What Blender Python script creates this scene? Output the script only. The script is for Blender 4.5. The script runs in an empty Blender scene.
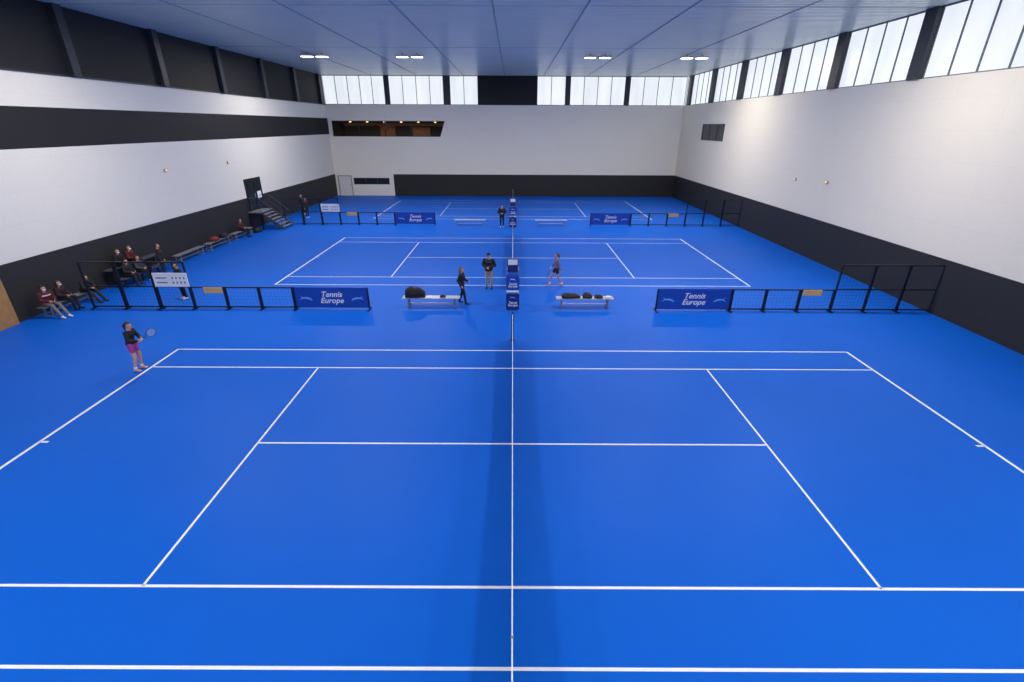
import bpy, math, random
from mathutils import Vector, Matrix
random.seed(4)
SC=bpy.context.scene
COL=SC.collection
try:
    SC.view_settings.view_transform='Standard'
    SC.view_settings.look='None'
except Exception: pass

# ------------------------------------------------------------ materials
def lin(c):
    return tuple(((x/255)/12.92 if x/255<=0.04045 else ((x/255+0.055)/1.055)**2.4) for x in c)
MATS={}
def mat(name,rgb,rough=0.5,metal=0.0,emit=0.0,var=0.08,scale=6.0,bump=0.0,spec=0.5):
    if name in MATS: return MATS[name]
    m=bpy.data.materials.new(name); m.use_nodes=True
    nt=m.node_tree; b=nt.nodes['Principled BSDF']
    c=lin(rgb)
    tc=nt.nodes.new('ShaderNodeTexCoord'); nz=nt.nodes.new('ShaderNodeTexNoise')
    nz.inputs['Scale'].default_value=scale; nz.inputs['Detail'].default_value=3
    nt.links.new(tc.outputs['Object'],nz.inputs['Vector'])
    rp=nt.nodes.new('ShaderNodeValToRGB')
    rp.color_ramp.elements[0].position=0.3; rp.color_ramp.elements[1].position=0.7
    rp.color_ramp.elements[0].color=tuple(x*(1-var) for x in c)+(1,)
    rp.color_ramp.elements[1].color=tuple(min(1,x*(1+var)) for x in c)+(1,)
    nt.links.new(nz.outputs['Fac'],rp.inputs['Fac'])
    nt.links.new(rp.outputs['Color'],b.inputs['Base Color'])
    b.inputs['Roughness'].default_value=rough; b.inputs['Metallic'].default_value=metal
    b.inputs['Specular IOR Level'].default_value=spec
    if emit>0:
        nt.links.new(rp.outputs['Color'],b.inputs['Emission Color'])
        b.inputs['Emission Strength'].default_value=emit
    if bump>0:
        bp=nt.nodes.new('ShaderNodeBump'); bp.inputs['Strength'].default_value=bump
        nt.links.new(nz.outputs['Fac'],bp.inputs['Height']); nt.links.new(bp.outputs['Normal'],b.inputs['Normal'])
    MATS[name]=m; return m

def panel_mat(name,rgb,axis,pw,ph,rough=0.6,mortar=0.9,spec=0.4,vary=0.985):
    """large wall panels with faint joints; axis 'Y' = wall running along Y, 'X' = along X"""
    m=bpy.data.materials.new(name); m.use_nodes=True; nt=m.node_tree; b=nt.nodes['Principled BSDF']
    c=lin(rgb)
    tc=nt.nodes.new('ShaderNodeTexCoord'); sp=nt.nodes.new('ShaderNodeSeparateXYZ'); cb=nt.nodes.new('ShaderNodeCombineXYZ')
    nt.links.new(tc.outputs['Object'],sp.inputs[0])
    nt.links.new(sp.outputs[axis],cb.inputs[0]); nt.links.new(sp.outputs['Z'],cb.inputs[1])
    br=nt.nodes.new('ShaderNodeTexBrick'); br.offset=0.0; br.squash=1.0
    br.inputs['Scale'].default_value=1.0; br.inputs['Brick Width'].default_value=pw; br.inputs['Row Height'].default_value=ph
    br.inputs['Mortar Size'].default_value=0.02; br.inputs['Mortar Smooth'].default_value=0.5
    br.inputs['Color1'].default_value=c+(1,); br.inputs['Color2'].default_value=tuple(x*vary for x in c)+(1,)
    br.inputs['Mortar'].default_value=tuple(x*mortar for x in c)+(1,)
    nt.links.new(cb.outputs[0],br.inputs['Vector'])
    nz=nt.nodes.new('ShaderNodeTexNoise'); nz.inputs['Scale'].default_value=14; nz.inputs['Detail'].default_value=2
    nt.links.new(cb.outputs[0],nz.inputs['Vector'])
    rp=nt.nodes.new('ShaderNodeValToRGB')
    rp.color_ramp.elements[0].position=0.35; rp.color_ramp.elements[1].position=0.65
    rp.color_ramp.elements[0].color=(.965,.965,.965,1); rp.color_ramp.elements[1].color=(1,1,1,1)
    nt.links.new(nz.outputs['Fac'],rp.inputs['Fac'])
    mx=nt.nodes.new('ShaderNodeMix'); mx.data_type='RGBA'; mx.blend_type='MULTIPLY'; mx.inputs['Factor'].default_value=1
    nt.links.new(br.outputs['Color'],mx.inputs['A']); nt.links.new(rp.outputs['Color'],mx.inputs['B'])
    nt.links.new(mx.outputs['Result'],b.inputs['Base Color'])
    b.inputs['Roughness'].default_value=rough; b.inputs['Specular IOR Level'].default_value=spec
    MATS[name]=m; return m

def floor_mat():
    m=bpy.data.materials.new('court_acrylic_blue'); m.use_nodes=True; nt=m.node_tree; b=nt.nodes['Principled BSDF']
    tc=nt.nodes.new('ShaderNodeTexCoord')
    n1=nt.nodes.new('ShaderNodeTexNoise'); n1.inputs['Scale'].default_value=0.25; n1.inputs['Detail'].default_value=4
    n2=nt.nodes.new('ShaderNodeTexNoise'); n2.inputs['Scale'].default_value=60; n2.inputs['Detail'].default_value=2
    nt.links.new(tc.outputs['Object'],n1.inputs['Vector']); nt.links.new(tc.outputs['Object'],n2.inputs['Vector'])
    rp=nt.nodes.new('ShaderNodeValToRGB')
    rp.color_ramp.elements[0].position=0.3; rp.color_ramp.elements[1].position=0.75
    rp.color_ramp.elements[0].color=(0.0018,0.106,0.58,1); rp.color_ramp.elements[1].color=(0.0024,0.118,0.63,1)
    nt.links.new(n1.outputs['Fac'],rp.inputs['Fac']); nt.links.new(rp.outputs['Color'],b.inputs['Base Color'])
    bp=nt.nodes.new('ShaderNodeBump'); bp.inputs['Strength'].default_value=0.05; bp.inputs['Distance'].default_value=0.01
    nt.links.new(n2.outputs['Fac'],bp.inputs['Height']); nt.links.new(bp.outputs['Normal'],b.inputs['Normal'])
    b.inputs['Roughness'].default_value=0.46; b.inputs['Specular IOR Level'].default_value=0.11
    MATS[m.name]=m; return m

def window_mat():
    m=bpy.data.materials.new('translucent_window_panel'); m.use_nodes=True; nt=m.node_tree; b=nt.nodes['Principled BSDF']
    tc=nt.nodes.new('ShaderNodeTexCoord'); mp=nt.nodes.new('ShaderNodeMapping'); mp.inputs['Scale'].default_value=(1.2,1.2,.25)
    n=nt.nodes.new('ShaderNodeTexNoise'); n.inputs['Scale'].default_value=1.0; n.inputs['Detail'].default_value=3
    nt.links.new(tc.outputs['Object'],mp.inputs[0]); nt.links.new(mp.outputs[0],n.inputs['Vector'])
    rp=nt.nodes.new('ShaderNodeValToRGB')
    rp.color_ramp.elements[0].position=0.3; rp.color_ramp.elements[1].position=0.7
    rp.color_ramp.elements[0].color=(0.68,0.73,0.80,1); rp.color_ramp.elements[1].color=(0.82,0.86,0.91,1)
    nt.links.new(n.outputs['Fac'],rp.inputs['Fac'])
    nt.links.new(rp.outputs['Color'],b.inputs['Emission Color']); b.inputs['Emission Strength'].default_value=1.08
    b.inputs['Base Color'].default_value=(0.1,0.1,0.1,1); b.inputs['Roughness'].default_value=0.3
    MATS[m.name]=m; return m

M_FLOOR=floor_mat(); M_LINE=mat('court_line_paint',(232,238,245),0.5,var=0.03)
M_WY=panel_mat('white_acoustic_panels_side',(242,234,216),'Y',2.4,1.2,mortar=.96)
M_WL=panel_mat('white_acoustic_panels_side_cool',(236,232,222),'Y',2.4,1.2,mortar=.96)
M_WX=panel_mat('white_acoustic_panels_end',(246,240,226),'X',2.4,1.2,mortar=.96)
M_DY=panel_mat('charcoal_padding_side',(43,42,42),'Y',2.4,2.3,mortar=0.6)
M_DX=panel_mat('charcoal_padding_end',(38,37,37),'X',2.4,2.3,mortar=0.6)
M_BLK=mat('matt_black_panel',(22,22,25),0.7)
M_COL=mat('charcoal_steel_column',(40,44,54),0.5)
M_FRAME=mat('window_frame_charcoal',(40,44,52),0.5)
M_MULL=mat('window_mullion_grey',(104,110,120),0.5)
M_WIN=window_mat()
M_DECK=mat('steel_roof_deck',(216,222,210),0.3,0.0,var=0.03,scale=0.5)
M_SEAM=mat('roof_seam_grey',(160,166,166),0.6)
M_WOOD=mat('ochre_timber',(170,128,78),0.5,var=0.15,scale=4)
M_BLACKM=mat('black_powder_coat',(18,20,26),0.45)
M_NET=mat('black_netting',(16,18,24),0.8)
M_NAVY=mat('royal_blue_vinyl',(10,72,172),0.45,var=0.04)
M_LBLUE=mat('pale_blue_print',(110,190,245),0.5,var=0.02)
M_WHITE=mat('white_vinyl',(244,245,246),0.5,var=0.02)
M_ALU=mat('brushed_aluminium',(190,195,203),0.35,0.6)
M_GREY=mat('grey_plastic',(120,124,130),0.5)
M_DGREY=mat('dark_grey_steel',(70,74,82),0.5)
M_LAMP=mat('lamp_lens_lit',(255,250,240),0.4,emit=9.0,var=0.0)
M_HOUS=mat('lamp_housing_white',(205,208,212),0.5)
M_WARM=mat('warm_lamp',(255,196,110),0.5,emit=.7)

# ------------------------------------------------------------ mesh builder
class MB:
    def __init__(s): s.v=[]; s.f=[]; s.m=[]
    def face(s,pts,mi=0):
        b=len(s.v); s.v+= [tuple(p) for p in pts]; s.f.append(tuple(range(b,b+len(pts)))); s.m.append(mi)
    def box(s,x0,y0,z0,x1,y1,z1,mi=0):
        if x0>x1:x0,x1=x1,x0
        if y0>y1:y0,y1=y1,y0
        if z0>z1:z0,z1=z1,z0
        b=len(s.v)
        s.v+=[(x0,y0,z0),(x1,y0,z0),(x1,y1,z0),(x0,y1,z0),(x0,y0,z1),(x1,y0,z1),(x1,y1,z1),(x0,y1,z1)]
        for q in ((0,3,2,1),(4,5,6,7),(0,1,5,4),(1,2,6,5),(2,3,7,6),(3,0,4,7)):
            s.f.append(tuple(b+i for i in q)); s.m.append(mi)
    def rings(s,rings,mi=0,cap=True):
        n=len(rings[0]); b=len(s.v)
        for r in rings: s.v+=[tuple(p) for p in r]
        for i in range(len(rings)-1):
            for j in range(n):
                a=b+i*n+j; c=b+i*n+(j+1)%n
                s.f.append((a,c,c+n,a+n)); s.m.append(mi)
        if cap:
            s.f.append(tuple(b+j for j in reversed(range(n)))); s.m.append(mi)
            k=b+(len(rings)-1)*n; s.f.append(tuple(k+j for j in range(n))); s.m.append(mi)
    def tube(s,p,q,r1,r2=None,n=8,mi=0):
        r2=r1 if r2 is None else r2
        p=Vector(p);q=Vector(q);d=(q-p).normalized()
        u=d.orthogonal().normalized(); w=d.cross(u)
        R=[]
        for c,r in((p,r1),(q,r2)):
            R.append([c+(u*math.cos(2*math.pi*j/n)+w*math.sin(2*math.pi*j/n))*r for j in range(n)])
        s.rings(R,mi)
    def path(s,pts,r,n=6,closed=False,mi=0):
        L=len(pts)
        for i in range(L if closed else L-1): s.tube(pts[i],pts[(i+1)%L],r,r,n,mi)
    def capsule(s,p,q,r1,r2,n=12,mi=0):
        p=Vector(p);q=Vector(q);d=q-p
        if d.length<1e-5: d=Vector((0,0,1e-4)); q=p+d
        d.normalize(); u=d.orthogonal().normalized(); w=d.cross(u); R=[]
        for k in range(1,5):
            a=math.pi/2*(1-k/4); R.append((p-d*r1*math.sin(a), r1*math.cos(a)))
        for k in range(0,4):
            a=math.pi/2*(k/4); R.append((q+d*r2*math.sin(a), r2*math.cos(a)))
        s.rings([[c+(u*math.cos(2*math.pi*j/n)+w*math.sin(2*math.pi*j/n))*r for j in range(n)] for c,r in R],mi)
    def ell(s,c,r,n=16,k=10,mi=0,keep=None):
        c=Vector(c); R=[]
        for i in range(1,k):
            a=math.pi*i/k-math.pi/2
            R.append([Vector((c.x+r[0]*math.cos(a)*math.cos(2*math.pi*j/n),c.y+r[1]*math.cos(a)*math.sin(2*math.pi*j/n),c.z+r[2]*math.sin(a))) for j in range(n)])
        if keep is None: s.rings(R,mi); return
        b=len(s.v)
        for rr in R: s.v+=[tuple(p) for p in rr]
        for i in range(len(R)-1):
            for j in range(n):
                ids=(b+i*n+j,b+i*n+(j+1)%n,b+(i+1)*n+(j+1)%n,b+(i+1)*n+j)
                cc=sum((Vector(s.v[t]) for t in ids),Vector())/4
                if keep(cc-c): s.f.append(ids); s.m.append(mi)
        t=b+(len(R)-1)*n; s.f.append(tuple(t+j for j in range(n))); s.m.append(mi)
    def loft(s,rs,n=18,mi=0):
        """rs: list of (center, rx, ry) horizontal ellipses"""
        s.rings([[Vector((c[0]+rx*math.cos(2*math.pi*j/n),c[1]+ry*math.sin(2*math.pi*j/n),c[2])) for j in range(n)] for c,rx,ry in rs],mi)

def finish(o,label=None,cat=None,kind=None,group=None):
    if label:o['label']=label
    if cat:o['category']=cat
    if kind:o['kind']=kind
    if group:o['group']=group
    return o
def mk(name,mb,mats,parent=None,loc=(0,0,0),smooth=False,bevel=0,label=None,cat=None,kind=None,group=None):
    me=bpy.data.meshes.new(name); me.from_pydata(mb.v,[],mb.f)
    if not isinstance(mats,(list,tuple)): mats=[mats]
    for m in mats: me.materials.append(m)
    for p,i in zip(me.polygons,mb.m): p.material_index=i; p.use_smooth=smooth
    me.validate(); me.update()
    o=bpy.data.objects.new(name,me); COL.objects.link(o); o.location=loc
    if parent: o.parent=parent
    if bevel>0:
        bv=o.modifiers.new('bevel','BEVEL'); bv.width=bevel; bv.segments=2; bv.limit_method='ANGLE'
    return finish(o,label,cat,kind,group)
def empty(name,loc,rz=0,label=None,cat=None,group=None,scale=1):
    o=bpy.data.objects.new(name,None); COL.objects.link(o); o.location=loc; o.rotation_euler=(0,0,rz); o.scale=(scale,)*3
    o.empty_display_size=0.2
    return finish(o,label,cat,None,group)
def kids(o): return [c for c in bpy.data.objects if c.parent==o]
def clone(root,loc,rz=None,label=None,group=None):
    n=root.copy(); COL.objects.link(n); n.location=loc
    if rz is not None: n.rotation_euler=(0,0,rz)
    if label: n['label']=label
    if group: n['group']=group
    def rec(a,b):
        for c in kids(a):
            d=c.copy(); COL.objects.link(d); d.parent=b; rec(c,d)
    rec(root,n); return n
def remeshed(name,mb,m,parent,voxel,smooth_it=2,mats=None):
    me=bpy.data.meshes.new(name+'_src'); me.from_pydata(mb.v,[],mb.f); me.update()
    o=bpy.data.objects.new(name+'_src',me); COL.objects.link(o)
    r=o.modifiers.new('r','REMESH'); r.mode='VOXEL'; r.voxel_size=voxel
    if smooth_it:
        s=o.modifiers.new('s','SMOOTH'); s.factor=0.5; s.iterations=smooth_it
    dg=bpy.context.evaluated_depsgraph_get(); dg.update()
    nm=bpy.data.meshes.new_from_object(o.evaluated_get(dg),depsgraph=dg)
    bpy.data.objects.remove(o); bpy.data.meshes.remove(me)
    nm.name=name; nm.materials.clear(); nm.materials.append(m)
    for p in nm.polygons: p.use_smooth=True
    ob=bpy.data.objects.new(name,nm); COL.objects.link(ob); ob.parent=parent
    return ob
def text_obj(name,body,size,m,parent,loc,shear=0.25,bold=0.006,spacing=0.82,rotz=0):
    cu=bpy.data.curves.new(name+'_c','FONT'); cu.body=body; cu.size=size; cu.align_x='CENTER'; cu.align_y='CENTER'
    cu.shear=shear; cu.offset=bold; cu.extrude=0.002; cu.space_line=spacing
    o=bpy.data.objects.new(name+'_c',cu); COL.objects.link(o)
    dg=bpy.context.evaluated_depsgraph_get(); dg.update()
    me=bpy.data.meshes.new_from_object(o.evaluated_get(dg),depsgraph=dg)
    bpy.data.objects.remove(o)
    me.transform(Matrix.Rotation(math.pi/2,4,'X')); me.materials.clear(); me.materials.append(m); me.name=name
    ob=bpy.data.objects.new(name,me); COL.objects.link(ob); ob.parent=parent; ob.location=loc; ob.rotation_euler=(0,0,rotz)
    return ob

# ------------------------------------------------------------ room
XL,XR,YN,YF,ZC=-19.8,18.0,-13.0,46.4,12.0
CY=[0.0,18.6,37.2]
f=MB(); f.box(XL,YN,-0.2,XR,YF,0,0)
zl=0.003
def rect(x0,x1,y0,y1): f.face([(x0,y0,zl),(x1,y0,zl),(x1,y1,zl),(x0,y1,zl)],1)
for cy in CY:
    w=0.027
    for yy in(-5.485,-4.115,4.115,5.485): rect(-11.885,11.885,cy+yy-w,cy+yy+w)
    for xx in(-11.885,11.885):
        rect(xx-0.04,xx+0.04,cy-5.51,cy+5.51)
        s=-1 if xx>0 else 1
        rect(min(xx,xx+s*0.22),max(xx,xx+s*0.22),cy-0.035,cy+0.035)
    for xx in(-6.4,6.4): rect(xx-0.025,xx+0.025,cy-4.115,cy+4.115)
    rect(-6.4,6.4,cy-w,cy+w)
mk('floor',f,[M_FLOOR,M_LINE],kind='structure',label='bright blue acrylic tennis floor with white court lines',cat='floor')

T=0.3
# side wall without windows
w=MB()
for z0,z1,mi in((0,2.3,1),(2.3,6.37,0),(6.37,7.93,2),(7.93,9.25,0),(9.25,ZC,2)):
    w.box(XL-T,YN,z0,XL,YF,z1,mi)
mk('wall_left',w,[M_WL,M_DY,M_BLK],kind='structure',label='white acoustic panel wall with black stripe and charcoal padded base',cat='wall')
w=MB()
w.box(XR,YN,0,XR+T,YF,2.3,1); w.box(XR,YN,2.3,XR+T,34.8,9.25,0); w.box(XR,40.2,2.3,XR+T,YF,9.25,0)
w.box(XR,34.8,2.3,XR+T,40.2,6.1,0); w.box(XR,34.8,7.5,XR+T,40.2,9.25,0)
mk('wall_right',w,[M_WY,M_DY],kind='structure',label='white acoustic panel wall with charcoal padded base under clerestory windows',cat='wall')
# far wall
w=MB(); y0,y1=YF,YF+T
w.box(-13.3,y0,0,XR+T,y1,2.3,1)
w.box(XL-T,y0,0,-19.55,y1,2.3,0); w.box(-18.0,y0,0,-17.8,y1,2.3,0)
w.box(-17.8,y0,0,-13.8,y1,1.2,0); w.box(-17.8,y0,1.9,-13.8,y1,2.3,0); w.box(-13.8,y0,0,-13.3,y1,2.3,0)
w.box(-19.55,y0,2.15,-18.0,y1,2.3,0)
w.box(XL-T,y0,2.3,XR+T,y1,6.15,0)
w.box(XL-T,y0,6.15,-19.4,y1,7.7,0); w.box(-7.3,y0,6.15,XR+T,y1,7.7,0)
# slanted end of the gallery opening
tri=[(-7.3,7.7),(-7.3,6.15),(-7.85,6.15)]
w.rings([[Vector((x,yy,z)) for x,z in tri] for yy in(y0,y1)],0)
w.box(XL-T,y0,7.7,XR+T,y1,9.25,0)
w.box(-3.7,y0,9.25,2.5,y1,ZC,2)
mk('wall_back',w,[M_WX,M_DX,M_BLK],kind='structure',label='white panelled end wall with black centre panel and gallery opening',cat='wall')
w=MB(); w.box(XL-T,YN-T,0,XR+T,YN,ZC,0)
mk('wall_front',w,[M_WX],kind='structure',label='plain white panelled end wall',cat='wall')
# gallery room behind the opening
g=MB(); gx0,gx1,gz0,gz1=-19.4,-7.3,6.15,7.7
g.box(gx0,YF+T,gz0-0.1,gx1,YF+4,gz0,1); g.box(gx0,YF+T,gz1,gx1,YF+4,gz1+0.1,0); g.box(gx0,YF+4,gz0-.1,gx1,YF+4.1,gz1+.1,1)
g.box(gx0-.1,YF+T,gz0-.1,gx0,YF+4.1,gz1+.1,1); g.box(gx1,YF+T,gz0-.1,gx1+.1,YF+4.1,gz1+.1,1)
for i in range(6):
    xx=-18.3+i*1.9
    g.box(xx,YF+2.5,gz1-0.12,xx+0.22,YF+2.6,gz1-0.08,2)
g.box(-15.2,YF+3.7,gz0,-13.5,YF+3.95,gz0+1.1,0); g.box(-11.5,YF+3.7,gz0,-9.5,YF+3.95,gz0+0.9,0)
g.box(gx0,YF+3.9,gz1-.5,gx1,YF+3.98,gz1-.2,0)
mk('wall_gallery',g,[mat('gallery_timber',(165,108,62),0.5,var=0.2),mat('gallery_dark',(66,58,52),0.7),mat('gallery_lamp',(255,206,140),.5,emit=6)],kind='structure',label='timber-lined viewing gallery behind glazed opening',cat='gallery')
g=MB()
g.box(-19.4,YF+.02,6.15,-7.85,YF+.12,6.22,0); g.box(-19.4,YF+.02,7.63,-7.3,YF+.12,7.7,0)
for xx in(-19.4,-16.6,-13.8,-11.0): g.box(xx,YF+.02,6.15,xx+.09,YF+.12,7.7,0)
mk('window_1',g,[M_FRAME],kind='structure',label='long gallery window with dark frame and slanted end',cat='window')

wn=[2]
def window_x(xa,xb,n):
    o=MB(); z0,z1=9.25,ZC
    o.box(xa,YF+.06,z0,xb,YF+.2,z0+.05); o.box(xa,YF+.06,z1-.08,xb,YF+.2,z1)
    for i in range(n+1):
        xx=xa+(xb-xa)*i/n; hw=.03
        a=max(xa,xx-hw); c=min(xb,xx+hw)
        o.box(a,YF+.08,z0,c,YF+.2,z1)
    o.box(xa,YF+.12,z0,xb,YF+.16,z1,1)
    mk('window_%d'%wn[0],o,[M_MULL,M_WIN],kind='structure',label='tall clerestory window with bright frosted panes',cat='window'); wn[0]+=1
for a,b_,n in((-19.8,-13.45,5),(-12.95,-7.3,4),(-6.6,-3.7,2),(2.5,5.45,2),(5.95,11.65,4),(12.15,18.0,4)): window_x(a,b_,n)
tn=[1]
def trim(mb,mats,label,cat='trim'):
    mk('trim_%d'%tn[0],mb,mats,kind='structure',label=label,cat=cat); tn[0]+=1
for a,b_ in((-13.45,-12.95),(-7.3,-6.6),(5.45,5.95),(11.65,12.15)):
    o=MB(); o.box(a,YF,9.25,b_,YF+T,ZC); trim(o,[M_COL],'charcoal column between clerestory windows','column')
pil=[14.6+6.1*k for k in range(-4,6)]
edges=[YN]+pil+[YF]
for i in range(len(edges)-1):
    a=edges[i]+(0.35 if i else 0); b_=edges[i+1]-(0.35 if i+1<len(edges)-1 else 0)
    n=max(1,round((b_-a)/1.35)); o=MB()
    o.box(XR+.08,a,9.25,XR+.25,b_,9.3); o.box(XR+.08,a,ZC-.08,XR+.25,b_,ZC)
    for j in range(n+1):
        yy=a+(b_-a)*j/n; o.box(XR+.1,max(a,yy-.035),9.25,XR+.25,min(b_,yy+.035),ZC)
    o.box(XR+.14,a,9.25,XR+.2,b_,ZC,1)
    mk('window_%d'%wn[0],o,[M_MULL,M_WIN],kind='structure',label='tall clerestory window with bright frosted panes',cat='window'); wn[0]+=1
for p in pil:
    o=MB(); o.box(XR-.12,p-.35,9.25,XR+T,p+.35,ZC); trim(o,[M_COL],'charcoal column between clerestory windows','column')
    o=MB(); o.box(XL,p-.22,9.25,XL+.25,p+.22,ZC); trim(o,[M_COL],'charcoal column on black upper wall','column')
o=MB(); o.box(XL,YN,9.2,XL+.06,YF,9.27); trim(o,[M_COL],'thin charcoal ledge below black upper wall')
# small window in side wall
M_DGLASS=mat('dark_glass',(40,46,50),0.15)
o=MB(); o.box(XR+.05,34.8,6.1,XR+.2,40.2,6.2); o.box(XR+.05,34.8,7.4,XR+.2,40.2,7.5)
for yy in(34.8,36.6,38.4,40.1): o.box(XR+.05,yy,6.1,XR+.2,yy+.1,7.5)
o.box(XR+.1,34.8,6.1,XR+.14,40.2,7.5,1)
mk('window_%d'%wn[0],o,[M_DGREY,M_DGLASS],kind='structure',label='dark glazed window with grey frame in white wall',cat='window'); wn[0]+=1
# low strip window in far wall
o=MB(); o.box(-17.8,YF+.1,1.2,-13.8,YF+.15,1.9,1)
for xx in(-17.8,-16.5,-15.2,-13.88): o.box(xx,YF+.03,1.2,xx+.08,YF+.12,1.9)
mk('window_%d'%wn[0],o,[M_FRAME,M_DGLASS],kind='structure',label='low dark strip window in white wall',cat='window'); wn[0]+=1
# doors
o=MB(); o.box(-19.5,YF+.05,0,-18.05,YF+.12,2.1,0); o.box(-19.55,YF,0,-19.47,YF+.2,2.15,1); o.box(-18.08,YF,0,-18.0,YF+.2,2.15,1); o.box(-19.55,YF,2.08,-18,YF+.2,2.15,1); o.box(-18.25,YF,1.0,-18.2,YF+.05,1.15,1)
mk('door_1',o,[mat('pale_door_paint',(230,228,222),.5),M_GREY],kind='structure',label='pale grey single door with grey frame',cat='door')
o=MB(); X=XL
o.box(X,27.0,1.3,X+.06,29.4,3.6,0); o.box(X+.06,27.12,1.45,X+.08,28.15,3.3,1); o.box(X+.06,28.3,1.45,X+.08,29.3,3.3,1)
o.box(X+.08,28.5,2.1,X+.09,29.1,2.6,2); o.box(X+.08,28.1,2.2,X+.13,28.14,2.5,3)
mk('door_2',o,[M_BLACKM,M_DGLASS,M_WHITE,M_ALU],kind='structure',label='black double door with glazed leaves above steps',cat='door')
o=MB(); o.box(X,6.2,0,X+.08,7.85,3.3,0); o.box(X+.08,6.3,.1,X+.1,7.75,3.2,0); o.box(X+.1,6.5,1.0,X+.14,6.55,1.3,1)
mk('door_3',o,[M_WOOD,M_ALU],kind='structure',label='tall ochre timber door in charcoal wall base',cat='door')
# ceiling
c=MB(); c.box(XL-T,YN-T,ZC,XR+T,YF+T,ZC+.3,0)
yy=YN+.2
while yy<YF-.2:
    c.box(XL,yy,ZC-.03,XR,yy+.21,ZC,0); yy+=.3
for xx in(-14.6,-9.9,-5.1,-0.9,3.1,7.6,12.4): c.box(xx-.03,YN,ZC-.05,xx+.03,YF,ZC,1)
for yy in(2.4,14.6,26.8,39.0): c.box(XL,yy-.03,ZC-.035,XR,yy+.03,ZC,1)
mk('ceiling',c,[M_DECK,M_SEAM],kind='structure',label='blue-grey corrugated steel roof deck with fine seams',cat='ceiling')

# ------------------------------------------------------------ ceiling lamps
lamp=empty('ceiling_lamp',(0,0,0),label='white twin floodlight fixed below the steel roof deck',cat='ceiling lamp',group='floodlights under the roof deck')
o=MB()
o.box(-.95,-.3,-.24,-.12,.3,-.12); o.box(.12,-.3,-.24,.95,.3,-.12); o.box(-.12,-.06,-.2,.12,.06,-.14)
mk('lamp_housing',o,M_HOUS,lamp,bevel=.015)
for sx in(-1,1):
    o=MB(); o.box(sx*.17,-.25,-.255,sx*.9,.25,-.24); mk('lamp_lens',o,M_LAMP,lamp)
    o=MB(); o.box(sx*.53-.03,-.04,-.12,sx*.53+.03,.04,-.0); mk('mounting_bracket',o,M_GREY,lamp)
first=True
for yy in(29.6,10.9,-7.6):
    for xx in(-14.2,-7.4,6.0,12.9):
        if first: lamp.location=(xx,yy,ZC-.035); r=lamp; first=False
        else: r=clone(lamp,(xx,yy,ZC-.035))
        ld=bpy.data.lights.new('flood_light','AREA'); ld.shape='RECTANGLE'; ld.size=1.1; ld.size_y=.5; ld.energy=580 if yy!=29.6 else 690; ld.color=(1,.945,.865)
        lo=bpy.data.objects.new('flood_light',ld); COL.objects.link(lo); lo.location=(xx,yy,ZC-.32)

# wall lights
wl=None
for (xx,yy,zz,rz) in((XL,18.9,4.9,0),(XL,25.5,4.9,0),(XR,22.2,4.25,math.pi),(XR,18.9,4.4,math.pi)):
    if wl is None:
        wl=empty('wall_light',(xx,yy,zz),rz,label='small boxed wall light on white panel wall',cat='wall light',group='small wall lights')
        o=MB(); o.box(0,-.1,-.08,.06,.1,.08); mk('light_housing',o,M_GREY,wl,bevel=.01)
        o=MB(); o.ell((.08,0,0),(.05,.08,.06)); mk('light_lens',o,M_WARM,wl,smooth=True)
    else: clone(wl,(xx,yy,zz),rz)

# ------------------------------------------------------------ tennis nets
def nh(y): return .914+(1.07-.914)*min(1,abs(y)/6.3)
net=empty('tennis_net',(0,CY[0],0),label='black tennis net with white top band stretched between posts',cat='tennis net',group='tennis nets across the courts')
o=MB(); yy=-6.3; ht=.005
while yy<=6.3:
    o.box(-ht,yy-ht,.02,ht,yy+ht,nh(yy)); yy+=.045
for k in range(22):
    t=k/22
    for s in(-1,1):
        a=(0,0,.03+(nh(0)-.03)*t); b2=(0,s*6.3,.03+(nh(6.3)-.03)*t); o.tube(a,b2,ht*1.2,ht*1.2,4)
mk('net_mesh',o,M_NET,net)
o=MB()
for s in(-1,1):
    z0,z1=nh(0),nh(6.3)
    o.rings([[Vector((x,0 if i==0 else s*6.3,(z0 if i==0 else z1)+dz)) for x,dz in((-.009,-.06),(-.009,0),(0,.006),(.009,0),(.009,-.06))] for i in(0,1)])
mk('net_band',o,M_WHITE,net)
o=MB(); o.box(-.014,-.025,0,.014,.025,.9); mk('centre_strap',o,M_WHITE,net)
for s in(-1,1):
    o=MB(); o.box(-.02,s*5.72-.02,nh(5.72)-.08,.02,s*5.72+.02,nh(5.72)+.01); mk('net_clip',o,M_GREY,net,bevel=.004)
    o=MB(); o.tube((0,s*6.4,0),(0,s*6.4,1.08),.045,n=14); o.ell((0,s*6.4,1.08),(.05,.05,.03)); o.tube((0,s*6.4,0),(0,s*6.4,.02),.1,n=14)
    mk('net_post',o,M_BLACKM,net,smooth=False)
for cy in CY[1:]: clone(net,(0,cy,0))

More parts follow.
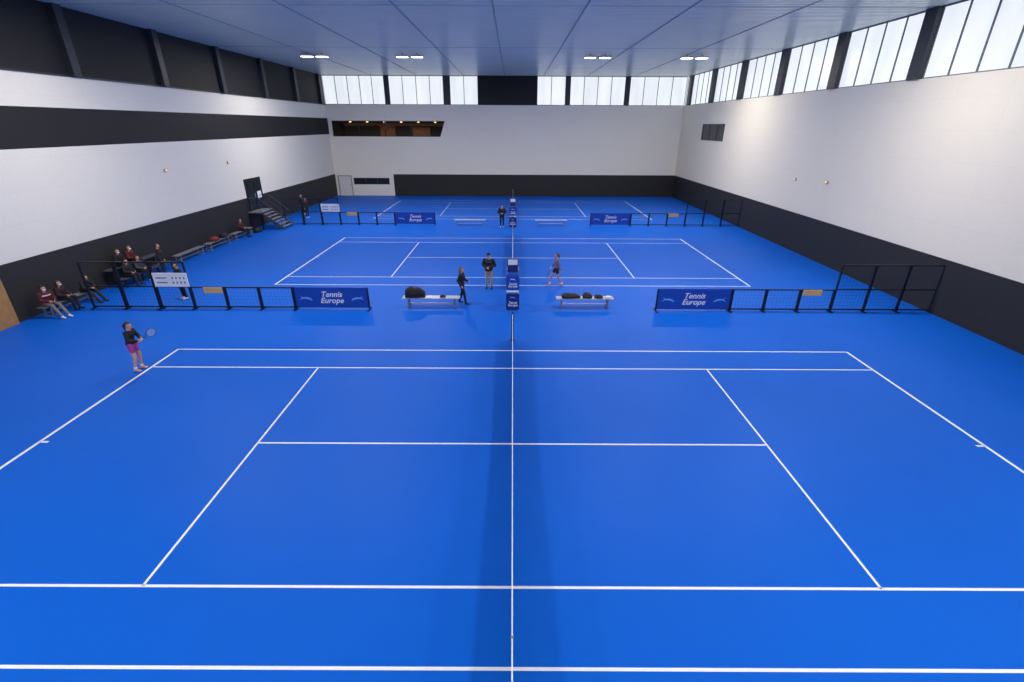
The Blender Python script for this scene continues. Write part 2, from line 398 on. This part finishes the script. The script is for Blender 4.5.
# ------------------------------------------------------------ barriers
BW=1.45
def mesh_panel(o,x0,x1,z0,z1,cell=.15,t=.0015):
    x=x0
    while x<=x1: o.box(x-t,-t,z0,x+t,t,z1); x+=cell
    z=z0
    while z<=z1: o.box(x0,-t,z-t,x1,t,z+t); z+=cell
def barrier(h,wd,label,grp):
    r=empty('court_fence_panel',(0,0,0),label=label,cat='fence panel',group=grp)
    for s in(-1,1):
        o=MB(); o.box(s*(wd/2-.03)-.03,-.035,0,s*(wd/2-.03)+.03,.035,h); o.box(s*(wd/2-.03)-.03,-.2,0,s*(wd/2-.03)+.03,.2,.04)
        mk('fence_post',o,M_BLACKM,r)
    for z in([h-.03,.1] if h<1.5 else [h-.03,1.0,.1]):
        o=MB(); o.box(-wd/2+.06,-.022,z-.025,wd/2-.06,.022,z+.025); mk('fence_rail',o,M_BLACKM,r)
    o=MB(); mesh_panel(o,-wd/2+.06,wd/2-.06,.13,h-.06); mk('fence_mesh',o,M_NET,r)
    return r
low=barrier(1.0,BW,'low black metal court fence panel with netting','low court fence panels')
tall=barrier(2.08,BW,'tall black metal court fence panel with netting','tall court fence panels')
# banner
def swoosh(par,cx,cz,s,flip,y,m):
    N=16
    for (a0,a1,r,th,dx,dz) in((0.5,2.6,.42,.07,0,-.28),(0.3,2.0,.3,.04,.05,-.24),(3.4,5.2,.3,.03,.0,.2)):
        o=MB()
        R=[]
        for i in range(N+1):
            t=i/N; a=a0+(a1-a0)*t; w_=th*math.sin(math.pi*t)*.5+.004
            R.append([Vector((cx+flip*s*(dx+(r+sg*w_)*math.cos(a)),yy_,cz+s*(dz+(r*.7+sg*w_)*math.sin(a)))) for sg,yy_ in((1,0),(1,-.003),(-1,-.003),(-1,0))])
        o.rings(R); e=mk('banner_emblem',o,m,par); e.location=(0,y,0)
ban=empty('banner_barrier',(0,0,0),label='blue banner barrier with white two-line lettering and pale swooshes',cat='banner',group='blue banner barriers')
W=3.15
for s in(-1,1):
    o=MB(); o.box(s*(W/2)-.03,-.03,0,s*(W/2)+.03,.03,1.0); o.box(s*W/2-.03,-.25,0,s*W/2+.03,.25,.04); mk('barrier_post',o,M_BLACKM,ban)
o=MB(); o.box(-W/2+.03,-.015,.08,W/2-.03,.015,1.0); mk('banner_panel',o,M_NAVY,ban,bevel=.004)
text_obj('banner_lettering','Tennis\nEurope',.34,M_WHITE,ban,(0,-.019,.54),bold=.005,shear=.32)
swoosh(ban,-1.1,.52,.75,1,-.017,M_LBLUE); swoosh(ban,1.12,.52,.75,-1,-.017,M_LBLUE)
# score board + tan board
sb=empty('score_board',(0,0,0),label='white manual score board with grey number tabs on the tall fence',cat='scoreboard',group='white score boards')
o=MB(); o.box(-.72,-.02,0,.72,.02,.6); mk('board',o,M_WHITE,sb,bevel=.005)
for i in range(2):
    for j in range(4):
        o=MB(); x=.1+j*.16 ; z=.14+i*.2
        o.box(x-.03,-.026,z,x+.03,-.02,z+.09); mk('number_tab',o,M_GREY,sb)
    o=MB(); o.box(-.6,-.026,.16+i*.2,-.15,-.02,.21+i*.2); mk('name_strip',o,M_GREY,sb)
for s in(-1,1):
    o=MB(); o.box(s*.5-.025,.02,.1,s*.5+.025,.03,.5); mk('hanging_bracket',o,M_BLACKM,sb)
pq=empty('timber_plaque',(0,0,0),label='small plain tan board clipped on the low fence rail',cat='plaque',group='tan boards on fences')
o=MB(); o.box(-.4,-.015,-.13,.4,.015,.13); mk('plaque_board',o,mat('ochre_board',(222,178,108),.5),pq,bevel=.01)
for s in(-1,1):
    o=MB(); o.box(s*.3-.02,.015,.05,s*.3+.02,.02,.12); mk('clip',o,M_BLACKM,pq)

used=set()
def place(proto,loc,**k):
    if proto.name not in used:
        used.add(proto.name); proto.location=loc
        return proto
    return clone(proto,loc,**k)
for ry in(9.6,28.95):
    for s in(-1,1):
        place(ban,(s*7.77,ry,0))
        for i in range(3): place(low,(s*(9.38+BW/2+i*BW),ry,0))
        for i in range(3):
            cx=s*(9.38+3*BW+BW/2+i*(BW-(.02 if s>0 else -.03)))
            place(tall,(cx,ry,0))
        place(pq,(s*12.75,ry-.06,.86))
    place(sb,(-14.4,ry-.075,1.02))

# ------------------------------------------------------------ benches
def bench(L,label,grp,col):
    r=empty('bench',(0,0,0),label=label,cat='bench',group=grp)
    for i in range(3):
        y=-.2+i*.14; o=MB(); o.box(-L/2,y,.42,L/2,y+.12,.45); mk('seat_slat',o,col,r,bevel=.005)
    for s in(-1,1):
        o=MB(); x=s*(L/2-.25)
        o.box(x-.025,-.17,0,x+.025,-.12,.42); o.box(x-.025,.12,0,x+.025,.17,.42); o.box(x-.03,-.24,0,x+.03,.24,.04); o.box(x-.025,-.17,.37,x+.025,.17,.42)
        mk('bench_leg',o,M_GREY,r)
    o=MB(); o.box(-L/2+.25,-.02,.14,L/2-.25,.02,.18); mk('brace',o,col,r)
    return r
pb=bench(2.5,'silver slatted aluminium players bench on blue court','players benches beside the umpire chairs',M_ALU)
pb.location=(-3.55,10.0,0)
for x,y in((3.15,10.0),(-3.4,28.9),(3.05,28.9)): clone(pb,(x,y,0))
wb=bench(2.6,'grey slatted bench standing against the charcoal wall base','spectator benches along the wall',M_GREY)
wb.location=(-19.2,9.7,0); wb.rotation_euler=(0,0,math.pi/2)
for y in(18.2,21.2,24.2): clone(wb,(-19.2,y,0),math.pi/2)
# two-tier spectator stand
bl=empty('spectator_stand',(-19.2,14.2,0),label='low two-tier grey spectator stand against the wall',cat='stand')
for z,x0,x1 in((.42,-.02,.45),(.86,-.5,-.04)):
    for i in range(3):
        o=MB(); a=x0+i*(x1-x0)/3; o.box(a,-1.8,z-.04,a+(x1-x0)/3-.02,1.8,z); mk('seat_board',o,M_DGREY,bl,bevel=.004)
for y in(-1.7,-.6,.6,1.7):
    o=MB(); o.box(-.5,y-.03,0,-.44,y+.03,.82); o.box(-.1,y-.03,0,-.04,y+.03,.82); o.box(.38,y-.03,0,.44,y+.03,.38); o.box(-.5,y-.03,.34,.44,y+.03,.38); o.box(-.5,y-.03,.78,-.04,y+.03,.82); mk('support_frame',o,M_BLACKM,bl)

# ------------------------------------------------------------ steps to the door
st=empty('metal_steps',(-18.7,27.75,0),label='grey metal steps with handrails up to the raised black door',cat='steps')
o=MB(); o.box(-1.1,-1.0,1.22,-.2,1.0,1.3); mk('landing',o,M_GREY,st)
for i in range(6):
    o=MB(); x=-.2+i*.24; z=1.3-(i+1)*.186; o.box(x,-.8,z-.04,x+.26,.8,z); mk('tread',o,M_GREY,st)
for s in(-1,1):
    o=MB()
    o.rings([[Vector((x,s*.82+dy,z)) for x,z in((-.2,1.3),(1.24,.18),(1.24,.0),(1.1,0),(-.2,1.16))] for dy in(-.02,.02)])
    mk('stringer',o,M_DGREY,st)
    o=MB(); o.path([(-1.05,s*.95,2.3),(-.2,s*.9,2.3),(1.2,s*.82,1.15)],.022)
    o.path([(-1.05,s*.95,1.8),(-.2,s*.9,1.8),(1.2,s*.82,.65)],.015)
    for x,zb,zt in((-1.05,1.3,2.3),(-.2,1.3,2.3),(.5,.75,1.73),(1.2,0,1.15)): o.tube((x,s*.88,zb),(x,s*.88,zt),.02)
    mk('handrail',o,M_DGREY,st)
for x in(-1.05,-.25):
    for y in(-.9,.9):
        o=MB(); o.box(x-.03,y-.03,0,x+.03,y+.03,1.22); mk('support_leg',o,M_BLACKM,st)

# ------------------------------------------------------------ umpire chair
uc=empty('umpire_chair',(0,9.95,0),label='tall umpire chair with blue panels and white lettering',cat='umpire chair',group='umpire chairs beside the nets')
for sx in(-1,1):
    for (yb,yt) in((-.42,-.2),(.42,.22)):
        o=MB(); o.tube((sx*.27,yb,0),(sx*.23,yt,1.5),.022,n=8); mk('leg',o,M_ALU,uc)
    o=MB(); o.box(sx*.24-.02,-.25,1.72,sx*.24+.02,.25,1.76); o.tube((sx*.24,-.22,1.5),(sx*.24,-.22,1.73),.015); mk('armrest',o,M_GREY,uc)
    o=MB(); o.tube((sx*.27,-.42,.04),(sx*.27,.42,.04),.02); mk('base_rail',o,M_ALU,uc)
for i in range(4):
    o=MB(); z=.25+i*.3; y=.40-.13*i/3; o.box(-.25,y-.02,z,.25,y+.08,z+.03); mk('step',o,M_ALU,uc)
o=MB(); o.box(-.25,-.25,1.48,.25,.27,1.54); mk('seat',o,M_NAVY,uc,bevel=.015)
M_DNAVY=mat('deep_navy_panel',(14,40,120),.45)
o=MB(); o.box(-.23,.24,1.52,.23,.29,2.12); mk('backrest',o,M_DNAVY,uc,bevel=.02)
o=MB(); o.box(-.2,.225,1.85,.2,.24,2.08); mk('backrest_panel',o,M_WHITE,uc)
o=MB(); o.box(-.25,-.42,.84,.25,-.3,.87); mk('footrest',o,M_WHITE,uc)
o=MB(); o.box(-.28,-.46,.04,.28,-.43,.78); mk('lower_panel',o,M_DNAVY,uc,bevel=.006)
o=MB(); o.box(-.28,-.33,.90,.28,-.30,1.5); mk('upper_panel',o,M_NAVY,uc,bevel=.006)
text_obj('panel_lettering','Tennis\nEurope',.14,M_WHITE,uc,(0,-.464,.32),bold=.003)
text_obj('panel_lettering','Tennis\nEurope',.13,M_WHITE,uc,(0,-.334,1.12),bold=.003)
swoosh(uc,0,.62,.34,1,-.461,M_LBLUE); swoosh(uc,0,1.38,.34,1,-.331,M_WHITE)
clone(uc,(0,28.5,0))

# ------------------------------------------------------------ bags
def bag(loc,rz,colr,label,L=.75,H=.3,grp='sports bags on the players benches',slump=.35,D=.17):
    r=empty('sports_bag',loc,rz,label=label,cat='bag',group=grp)
    m=mat('bag_%d_%d_%d'%colr,colr,.7)
    o=MB(); n=20; rs=[]
    for t,k in((-.5,.5),(-.48,.72),(-.38,.88),(-.2,1),(0,1-slump*.5),(.2,1-slump*.3),(.38,1-slump),(.47,.62-slump*.3),(.5,.4)):
        ring=[]
        for j in range(n):
            a=2*math.pi*j/n; cx=math.copysign(abs(math.cos(a))**.5,math.cos(a)); cz=math.copysign(abs(math.sin(a))**.5,math.sin(a))
            zz=H/2*k+cz*H/2*k
            ring.append(Vector((t*L,cx*D*(.8+.2*k)*(1-.18*max(0,cz)),zz)))
        rs.append(ring)
    o.rings(rs); mk('bag_body',o,m,r,smooth=True)
    o=MB(); o.box(-L*.3,-D-.035,.02,L*.2,-D+.03,H*.5); mk('pocket',o,m,r,bevel=.015)
    sm=mat('bag_strap',(45,45,50),.7)
    o=MB(); o.path([(-L*.25,-.04,H*.9),(-L*.2,-.07,H*1.05),(0,-.09,H*1.08),(L*.15,-.07,H*.9),(L*.2,-.04,H*.8)],.012); mk('strap',o,sm,r)
    return r
bag((-4.25,10.0,.45),.1,(20,20,24),'bulky black racket bag slumped on the silver bench',.85,.48,D=.19)
bag((-3.05,10.0,.45),0,(60,40,45),'small maroon pouch lying on the silver bench',.25,.1,D=.1)
bag((2.55,10.0,.45),.05,(25,25,30),'black racket bag lying flat on the silver bench',.8,.2)
bag((3.27,10.0,.45),-.1,(40,42,52),'dark slate sports bag resting on the silver bench',.42,.24,D=.15)
bag((3.76,10.0,.45),.1,(28,28,30),'small black bag lying on the silver bench',.34,.14,D=.13)
bag((-18.9,25.9,0),1.4,(28,28,34),'black sports bag on the floor by the wall',.7,.34,'sports bags along the wall')
bag((-19.2,20.9,.45),1.5,(130,40,44),'red sports bag resting on the wall bench',.6,.3,'sports bags along the wall')
bag((-19.2,22.0,.45),1.6,(30,30,36),'black sports bag resting on the wall bench',.6,.3,'sports bags along the wall')
# folded towel
o=MB(); o.loft([((0,0,0),.15,.12),((0,0,.03),.16,.13),((0,0,.06),.14,.11)],16)
mk('towel',o,mat('white_towel',(220,222,225),.9,bump=.3,scale=40),None,(4.17,10.0,.45),smooth=True,label='folded white towel lying on the silver bench',cat='towel')

# ------------------------------------------------------------ racket
def racket(loc,direction,normal,colr,label):
    d=Vector(direction).normalized(); nrm=Vector(normal); nrm=(nrm-d*nrm.dot(d)).normalized(); x=d.cross(nrm)
    r=empty('tennis_racket',loc,0,label=label,cat='tennis racket')
    M=Matrix((x,d,nrm)).transposed(); r.rotation_euler=M.to_euler()
    fm=mat('racket_frame_%d%d%d'%colr,colr,.35)
    o=MB(); pts=[(.122*math.cos(a),.47+.16*math.sin(a),0) for a in [2*math.pi*i/28 for i in range(28)]]
    o.path(pts,.011,closed=True); o.path([(-.072,.34,0),(-.02,.22,0),(0,.15,0)],.01); o.path([(.072,.34,0),(.02,.22,0),(0,.15,0)],.01); o.tube((0,.1,0),(0,.18,0),.013)
    mk('racket_frame',o,fm,r)
    o=MB(); o.tube((0,-.08,0),(0,.12,0),.017,.015,8); o.tube((0,-.085,0),(0,-.075,0),.02); mk('grip',o,M_WHITE,r)
    o=MB()
    for i in range(-5,6):
        t=i/6; h=.16*math.sqrt(1-t*t); o.box(.122*t-.001,.47-h,-.001,.122*t+.001,.47+h,.001)
    for i in range(-7,8):
        t=i/8; h=.122*math.sqrt(1-t*t); o.box(-h,.47+.16*t-.001,-.001,h,.47+.16*t+.001,.001)
    mk('strings',o,mat('racket_strings',(205,205,195),.5),r)
    return r

# ------------------------------------------------------------ people
SK=(205,150,122)
def person(loc,rz,label,top,bottom,hair,pose={},scale=1.0,width=1.0,style='short',bare_arms=False,bottom_kind='trousers',shoe=(235,235,235),
           jacket=.016,voxel=.010,grip=None,headdir=0,mask=None,cap=None,skin=SK,trim_col=None,sock=None):
    J=dict(pel=(0,0,.95),che=(0,0,1.27),nk=(0,.01,1.42),hd=(0,-.012,1.575),
      shR=(-.175,0,1.375),shL=(.175,0,1.375),elR=(-.225,.03,1.10),elL=(.225,.03,1.10),wrR=(-.235,-.05,.86),wrL=(.235,-.05,.86),
      hiR=(-.09,0,.91),hiL=(.09,0,.91),knR=(-.10,-.01,.50),knL=(.10,-.01,.50),anR=(-.105,.02,.085),anL=(.105,.02,.085))
    J.update(pose); J={k:Vector(v) for k,v in J.items()}
    for k in('shR','shL','elR','elL','hiR','hiL'): J[k].x*=width
    root=empty('person',loc,rz,label=label,cat='person',scale=scale)
    P,C,N,H=J['pel'],J['che'],J['nk'],J['hd']
    def torso(o,inf,top_only=False,low_only=False):
        def mix(a,b,t): return a+(b-a)*t
        rs=[(P+Vector((0,0,-.07)),.13,.095),(P,.158,.112),(mix(P,C,.4),.132,.097),(mix(P,C,.75),.145,.105),(C,.16,.112),(mix(C,N,.45),.165,.10),(mix(C,N,.75),.12,.08),(N,.058,.055)]
        if low_only: rs=rs[:3]
        if top_only: rs=rs[1:]
        o.loft([((c.x,c.y,c.z),rx*width+inf,ry+inf) for c,rx,ry in rs])
    # body
    o=MB(); torso(o,0)
    hr=Matrix.Rotation(headdir,3,'Z')
    def hp(x,y,z): return H+hr@Vector((x,y,z))
    o.capsule(N-Vector((0,0,.03)),H-Vector((0,0,.05)),.055,.05)
    o.ell(H+Vector((0,0,.015)),(.077,.092,.108),20,12)
    o.capsule(hp(0,-.04,-.055),hp(0,-.052,-.07),.05,.035)          # jaw
    o.capsule(hp(0,-.088,.015),hp(0,-.104,-.018),.009,.014)        # nose
    for s in(-1,1): o.capsule(hp(s*.078,.01,.02),hp(s*.08,.012,-.02),.012,.009,8)
    grip=grip or ()
    palm={}
    for S,sg in(('R',-1),('L',1)):
        sh,el,wr=J['sh'+S],J['el'+S],J['wr'+S]
        o.capsule(sh,el,.052*width,.041); o.capsule(el,wr,.041,.027)
        d=(wr-el).normalized(); n=Vector((-sg,0,0)); n=n-d*n.dot(d)
        if n.length<.3: n=Vector((0,0,-1)); n=n-d*n.dot(d)
        n.normalize(); sd=d.cross(n)
        if sd.dot(Vector((0,-1,.3)))<0: sd=-sd
        for k in(-1,0,1): o.capsule(wr+d*.01+sd*k*.016,wr+d*.08+sd*k*.022,.016,.014,8)
        g=S in grip
        for k,(ln) in enumerate((.9,1.0,.95,.78)):
            b=wr+d*.085+sd*((1.5-k)*.021)
            e1=b+(d*.034+n*(.024 if g else .008))*ln; e2=e1+((n*.028-d*.006) if g else (d*.024+n*.014))*ln
            e3=e2+((-d*.02) if g else (d*.010+n*.012))*ln
            o.capsule(b,e1,.0105,.0095,8); o.capsule(e1,e2,.0095,.009,8); o.capsule(e2,e3,.009,.008,8)
        t0=wr+d*.025+sd*.025; t1=t0+d*.03+sd*.028+n*.006; t2=t1+d*.028+(n*.02 if g else sd*.006)
        o.capsule(t0,t1,.014,.011,8); o.capsule(t1,t2,.011,.009,8)
        palm[S]=wr+d*.08+n*.028
        hi,kn,an=J['hi'+S],J['kn'+S],J['an'+S]
        o.capsule(hi,kn,.083*width,.054); o.capsule(kn+Vector((0,.005,-.03)),kn+(an-kn)*.35+Vector((0,.012,0)),.05,.05); o.capsule(kn,an,.05,.036)
        o.capsule(an+Vector((0,.025,-.045)),an+Vector((0,-.15,-.055)),.034,.028)
    remeshed('body',o,mat('skin_%d'%skin[0],skin,.5,var=.04),root,voxel,1)
    # top
    tm=mat('top_%d_%d_%d'%top,top,.8,scale=20,bump=.2)
    o=MB(); torso(o,jacket,top_only=True)
    for S in'RL':
        sh,el,wr=J['sh'+S],J['el'+S],J['wr'+S]
        if bare_arms: o.capsule(sh,sh+(el-sh)*.45,.052*width+jacket,.05+jacket)
        else: o.capsule(sh,el,.052*width+jacket,.041+jacket); o.capsule(el,wr-(wr-el)*.03,.041+jacket,.03+jacket)
    if bottom_kind=='trousers' and jacket>.02: # coat hem
        o.loft([((P.x,P.y,P.z-.09),.175*width+jacket*.4,.125+jacket*.4),((P.x,P.y,P.z+.02),.165*width+jacket*.6,.12+jacket*.6)])
    remeshed('top',o,tm,root,.012,2)
    if trim_col:
        o=MB(); o.loft([((C.x,C.y,C.z+.0),.163*width+jacket,.115+jacket),((C.x,C.y,C.z+.05),.165*width+jacket,.113+jacket)]); mk('chest_stripe',o,mat('stripe_%d_%d_%d'%trim_col,trim_col,.7),root,smooth=True)
    bm=mat('bottoms_%d_%d_%d'%bottom,bottom,.8,scale=20,bump=.2)
    o=MB()
    if bottom_kind=='trousers':
        torso(o,.012,low_only=True)
        for S in'RL':
            hi,kn,an=J['hi'+S],J['kn'+S],J['an'+S]
            o.capsule(hi,kn,.083*width+.014,.068); o.capsule(kn,an+(kn-an)*.06,.066,.052)
        remeshed('trousers',o,bm,root,.012,2)
    else:
        torso(o,.014,low_only=True)
        for S in'RL':
            hi,kn=J['hi'+S],J['kn'+S]; o.capsule(hi,hi+(kn-hi)*.45,.083*width+.018,.086)
        remeshed('shorts',o,bm,root,.012,2)
    if sock:
        for S in'RL':
            o=MB(); an,kn=J['an'+S],J['kn'+S]; o.tube(an,an+(kn-an)*.2,.043,.046,12); mk('sock',o,mat('sock',sock,.8),root,smooth=True)
    for S in'RL':
        an=J['an'+S]; o=MB()
        o.capsule(an+Vector((0,.028,-.04)),an+Vector((0,-.15,-.047)),.044,.036); o.capsule(an+Vector((0,.0,-.01)),an+Vector((0,-.05,-.03)),.045,.04)
        o.v=[(x,y,max(z,an.z-.084)) for x,y,z in o.v]
        mk('shoe',o,mat('shoe_%d_%d_%d'%shoe,shoe,.6),root,smooth=True)
    # hair
    hm=mat('hair_%d_%d_%d'%hair,hair,.6,var=.3,scale=60,bump=.3); o=MB()
    inv=hr.inverted()
    def keep(v):
        l=inv@v
        return not(l.y<-.035 and l.z<.055) and not(l.z<-.045 and style=='short')
    o.ell(H+hr@Vector((0,.016,.03)),(.087,.102,.108),24,14,keep=keep)
    if style=='ponytail':
        o.capsule(hp(0,.10,.05),hp(0,.15,.0),.03,.035); o.capsule(hp(0,.15,.0),hp(0,.14,-.17),.035,.012)
    if style=='long':
        o.capsule(hp(0,.065,-.02),hp(0,.075,-.2),.07,.05); o.capsule(hp(-.06,.02,-.02),hp(-.08,.02,-.17),.03,.02); o.capsule(hp(.06,.02,-.02),hp(.08,.02,-.17),.03,.02)
    mk('hair',o,hm,root,smooth=True)
    for s in(-1,1):
        o=MB(); o.ell(hp(s*.03,-.082,.022),(.014,.008,.008),10,6); mk('eye',o,mat('eye_dark',(35,25,22),.3),root,smooth=True)
    if mask:
        o=MB(); o.ell(hp(0,-.055,-.045),(.062,.058,.045),16,10); mk('face_mask',o,mat('mask_%d'%mask[0],mask,.8),root,smooth=True)
    else:
        o=MB(); o.ell(hp(0,-.093,-.048),(.022,.008,.006),10,6); mk('mouth',o,mat('lips',(150,80,75),.5),root,smooth=True)
    if cap:
        cm=mat('cap_%d_%d_%d'%cap,cap,.8); o=MB(); o.ell(H+hr@Vector((0,.012,.05)),(.092,.108,.098),20,12,keep=lambda v:v.z>-.005)
        o.rings([[hp(x,y,z+dz) for x,y,z in((-.07,-.07,.055),(-.06,-.14,.045),(0,-.17,.04),(.06,-.14,.045),(.07,-.07,.055))] for dz in(0,.008)])
        mk('cap',o,cm,root,smooth=False)
    bpy.context.view_layer.update()
    root_m=Matrix.Translation(loc)@Matrix.Rotation(rz,4,'Z')@Matrix.Scale(scale,4)
    return root,{k:root_m@v for k,v in palm.items()}

R90=math.radians(90)
# player by the baseline of the nearest court
r,pp=person((-12.1,3.9,0),R90,'player in black top and purple-pink shorts standing ready with racket',(22,22,28),(165,62,140),(40,28,24),
  pose=dict(pel=(0,.03,.93),che=(0,-.02,1.25),nk=(0,-.05,1.40),hd=(0,-.085,1.55),shR=(-.175,-.04,1.355),shL=(.175,-.04,1.355),
   elR=(-.22,-.12,1.11),wrR=(-.15,-.33,1.10),elL=(.21,-.15,1.12),wrL=(.05,-.32,1.12),
   knR=(-.11,-.05,.49),knL=(.11,-.04,.49),anR=(-.13,.05,.085),anL=(.13,.03,.085)),
  scale=1.0,width=.9,style='ponytail',bare_arms=False,bottom_kind='shorts',shoe=(200,150,140),voxel=.007,grip=('R','L'),sock=(235,235,235))
racket(pp['R'],(0.75,.08,.5),(0.15,1,.25),(70,74,84),'dark-framed tennis racket held up in the hands of the player')
# official in black next to the bench
person((-2.25,10.45,0),math.radians(72),'slim person in black jacket and leggings walking past the bench',(20,20,24),(18,18,22),(110,80,56),
  pose=dict(elR=(-.22,.10,1.11),wrR=(-.2,-.04,.90),elL=(.22,-.04,1.10),wrL=(.15,-.22,1.02),knR=(-.09,-.15,.51),anR=(-.09,-.20,.085),knL=(.09,.04,.49),anL=(.09,.20,.095)),
  scale=.98,width=.88,style='long',jacket=.018,shoe=(60,60,64))
person((-1.15,12.6,0),math.radians(-10),'person in black padded jacket and beige trousers, hands folded',(20,20,24),(172,150,112),(28,24,22),
  pose=dict(elR=(-.26,.03,1.13),wrR=(-.07,-.17,1.05),elL=(.26,.03,1.13),wrL=(.07,-.18,1.07),anR=(-.12,.02,.085),anL=(.12,.02,.085),knR=(-.11,-.01,.5),knL=(.11,-.01,.5)),
  scale=1.04,width=1.08,jacket=.028,shoe=(40,38,38),cap=(22,22,26),trim_col=(50,50,58))
r,pp=person((2.15,13.1,0),math.radians(-72),'player in mauve top and dark shorts walking with racket',(112,104,132),(42,36,52),(80,56,42),
  pose=dict(elR=(-.24,.06,1.12),wrR=(-.24,-.14,1.0),elL=(.23,.08,1.11),wrL=(.25,.10,.88),knR=(-.1,-.20,.53),anR=(-.1,-.30,.10),knL=(.1,.05,.49),anL=(.1,.32,.13)),
  scale=.97,width=.9,style='ponytail',bare_arms=False,bottom_kind='shorts',sock=(235,235,235),grip=('R',),shoe=(225,120,110),skin=(190,142,120))
racket(pp['R'],(-.3,-.5,-.75),(1,0,0.1),(60,62,70),'dark tennis racket hanging from the hand of the walking player')
person((-.85,28.2,0),0,'person in black jacket standing beside the umpire chair',(24,24,30),(30,30,38),(120,90,60),
  pose=dict(elR=(-.27,.03,1.12),wrR=(-.1,-.18,1.08),elL=(.27,.03,1.12),wrL=(.1,-.18,1.08)),width=1.05,jacket=.028,voxel=.012,shoe=(220,220,220))
SIT=dict(pel=(0,0,.545),che=(0,-.02,.86),nk=(0,-.03,1.01),hd=(0,-.05,1.165),shR=(-.175,-.02,.965),shL=(.175,-.02,.965),
  elR=(-.23,-.06,.71),elL=(.23,-.06,.71),wrR=(-.12,-.27,.66),wrL=(.12,-.27,.66),hiR=(-.09,-.02,.54),hiL=(.09,-.02,.54),
  knR=(-.12,-.43,.53),knL=(.12,-.43,.53),anR=(-.12,-.47,.085),anL=(.12,-.47,.085))
def sit(**k): d=dict(SIT); d.update(k); return d
OUT=dict(knR=(-.13,-.44,.5),knL=(.12,-.44,.5),anR=(-.14,-.78,.085),anL=(.1,-.82,.085))
person((-19.2,8.75,0),math.radians(75),'seated person in maroon and white jacket with legs stretched out',(84,22,30),(110,112,120),(35,28,26),pose=sit(**OUT),width=1.05,jacket=.03,shoe=(225,225,228),mask=(230,232,236),trim_col=(205,205,208),voxel=.011)
person((-19.2,9.45,0),math.radians(95),'seated person in dark maroon coat on wall bench',(44,22,28),(30,32,40),(60,45,38),pose=sit(),style='long',jacket=.03,mask=(230,232,236),voxel=.012,shoe=(35,35,40))
person((-19.2,10.6,0),math.radians(80),'seated person in black coat leaning forward on wall bench',(22,22,28),(26,28,36),(30,26,24),pose=sit(che=(0,-.12,.83),nk=(0,-.2,.96),hd=(0,-.27,1.09),shR=(-.175,-.17,.92),shL=(.175,-.17,.92),elR=(-.23,-.28,.68),elL=(.23,-.28,.68),wrR=(-.08,-.46,.64),wrL=(.08,-.46,.64),**OUT),jacket=.035,voxel=.012,shoe=(40,40,44))
# cluster on the two-tier stand
cl=[(-18.96,13.0,0,82,(24,26,32),(30,32,40),'seated person in charcoal coat on the lower stand tier','short'),
    (-18.96,13.75,0,95,(60,62,70),(34,36,44),'seated person in grey coat on the lower stand tier','long'),
    (-19.5,13.35,.415,80,(22,22,26),(28,30,36),'seated person in black hooded coat on the upper stand tier','short'),
    (-19.5,14.1,.415,92,(88,28,34),(26,28,34),'seated person in red jacket on the upper stand tier','long')]
for i,(x,y,z,h,t,b_,lb,sty) in enumerate(cl):
    person((x,y,z),math.radians(h),lb,t,b_,(40+16*i,32+11*i,28+7*i),pose=sit(),style=sty,jacket=.032,voxel=.013,shoe=(200,200,205) if i%2 else (40,40,44),mask=(225,228,232) if i!=1 else None)
person((-18.35,14.6,0),math.radians(110),'standing person in black coat with red scarf by the stand',(22,22,28),(28,30,36),(50,38,30),jacket=.034,voxel=.013,trim_col=(150,36,41),shoe=(40,40,44))
person((-15.0,10.9,0),math.radians(-30),'person in black tracksuit standing behind the tall fence',(22,22,26),(20,20,26),(45,34,30),pose=dict(elR=(-.27,.0,1.13),wrR=(-.1,-.2,1.13),elL=(.25,0,1.12),wrL=(.16,-.2,1.05)),jacket=.022,voxel=.012,shoe=(210,210,215))
person((-19.2,24.2,0),math.radians(90),'seated person in dark red coat on wall bench',(74,30,36),(30,32,40),(40,32,28),pose=sit(),jacket=.032,voxel=.014,shoe=(40,40,44))
person((-17.6,32.0,0),math.radians(60),'person in dark coat standing past the metal steps',(26,28,34),(32,34,42),(50,40,34),jacket=.034,voxel=.014,shoe=(220,220,224))
person((-18.6,33.6,0),math.radians(40),'person in navy tracksuit standing by the charcoal wall base',(28,36,62),(30,34,50),(90,66,46),jacket=.026,voxel=.014,style='ponytail',shoe=(230,230,232))

# ------------------------------------------------------------ world, camera
wd=bpy.data.worlds.new('world'); SC.world=wd; wd.use_nodes=True
wd.node_tree.nodes['Background'].inputs[0].default_value=(.75,.82,.92,1); wd.node_tree.nodes['Background'].inputs[1].default_value=.8
cam=bpy.data.cameras.new('camera'); cam.sensor_width=36; cam.lens=16.9; cam.clip_start=.1; cam.clip_end=300
co=bpy.data.objects.new('camera',cam); COL.objects.link(co)
co.matrix_world=Matrix.Translation((-.02,-9.97,7.31))@Matrix.Rotation(math.radians(90-24.16),4,'X')@Matrix.Rotation(math.radians(.25),4,'Z')
SC.camera=co
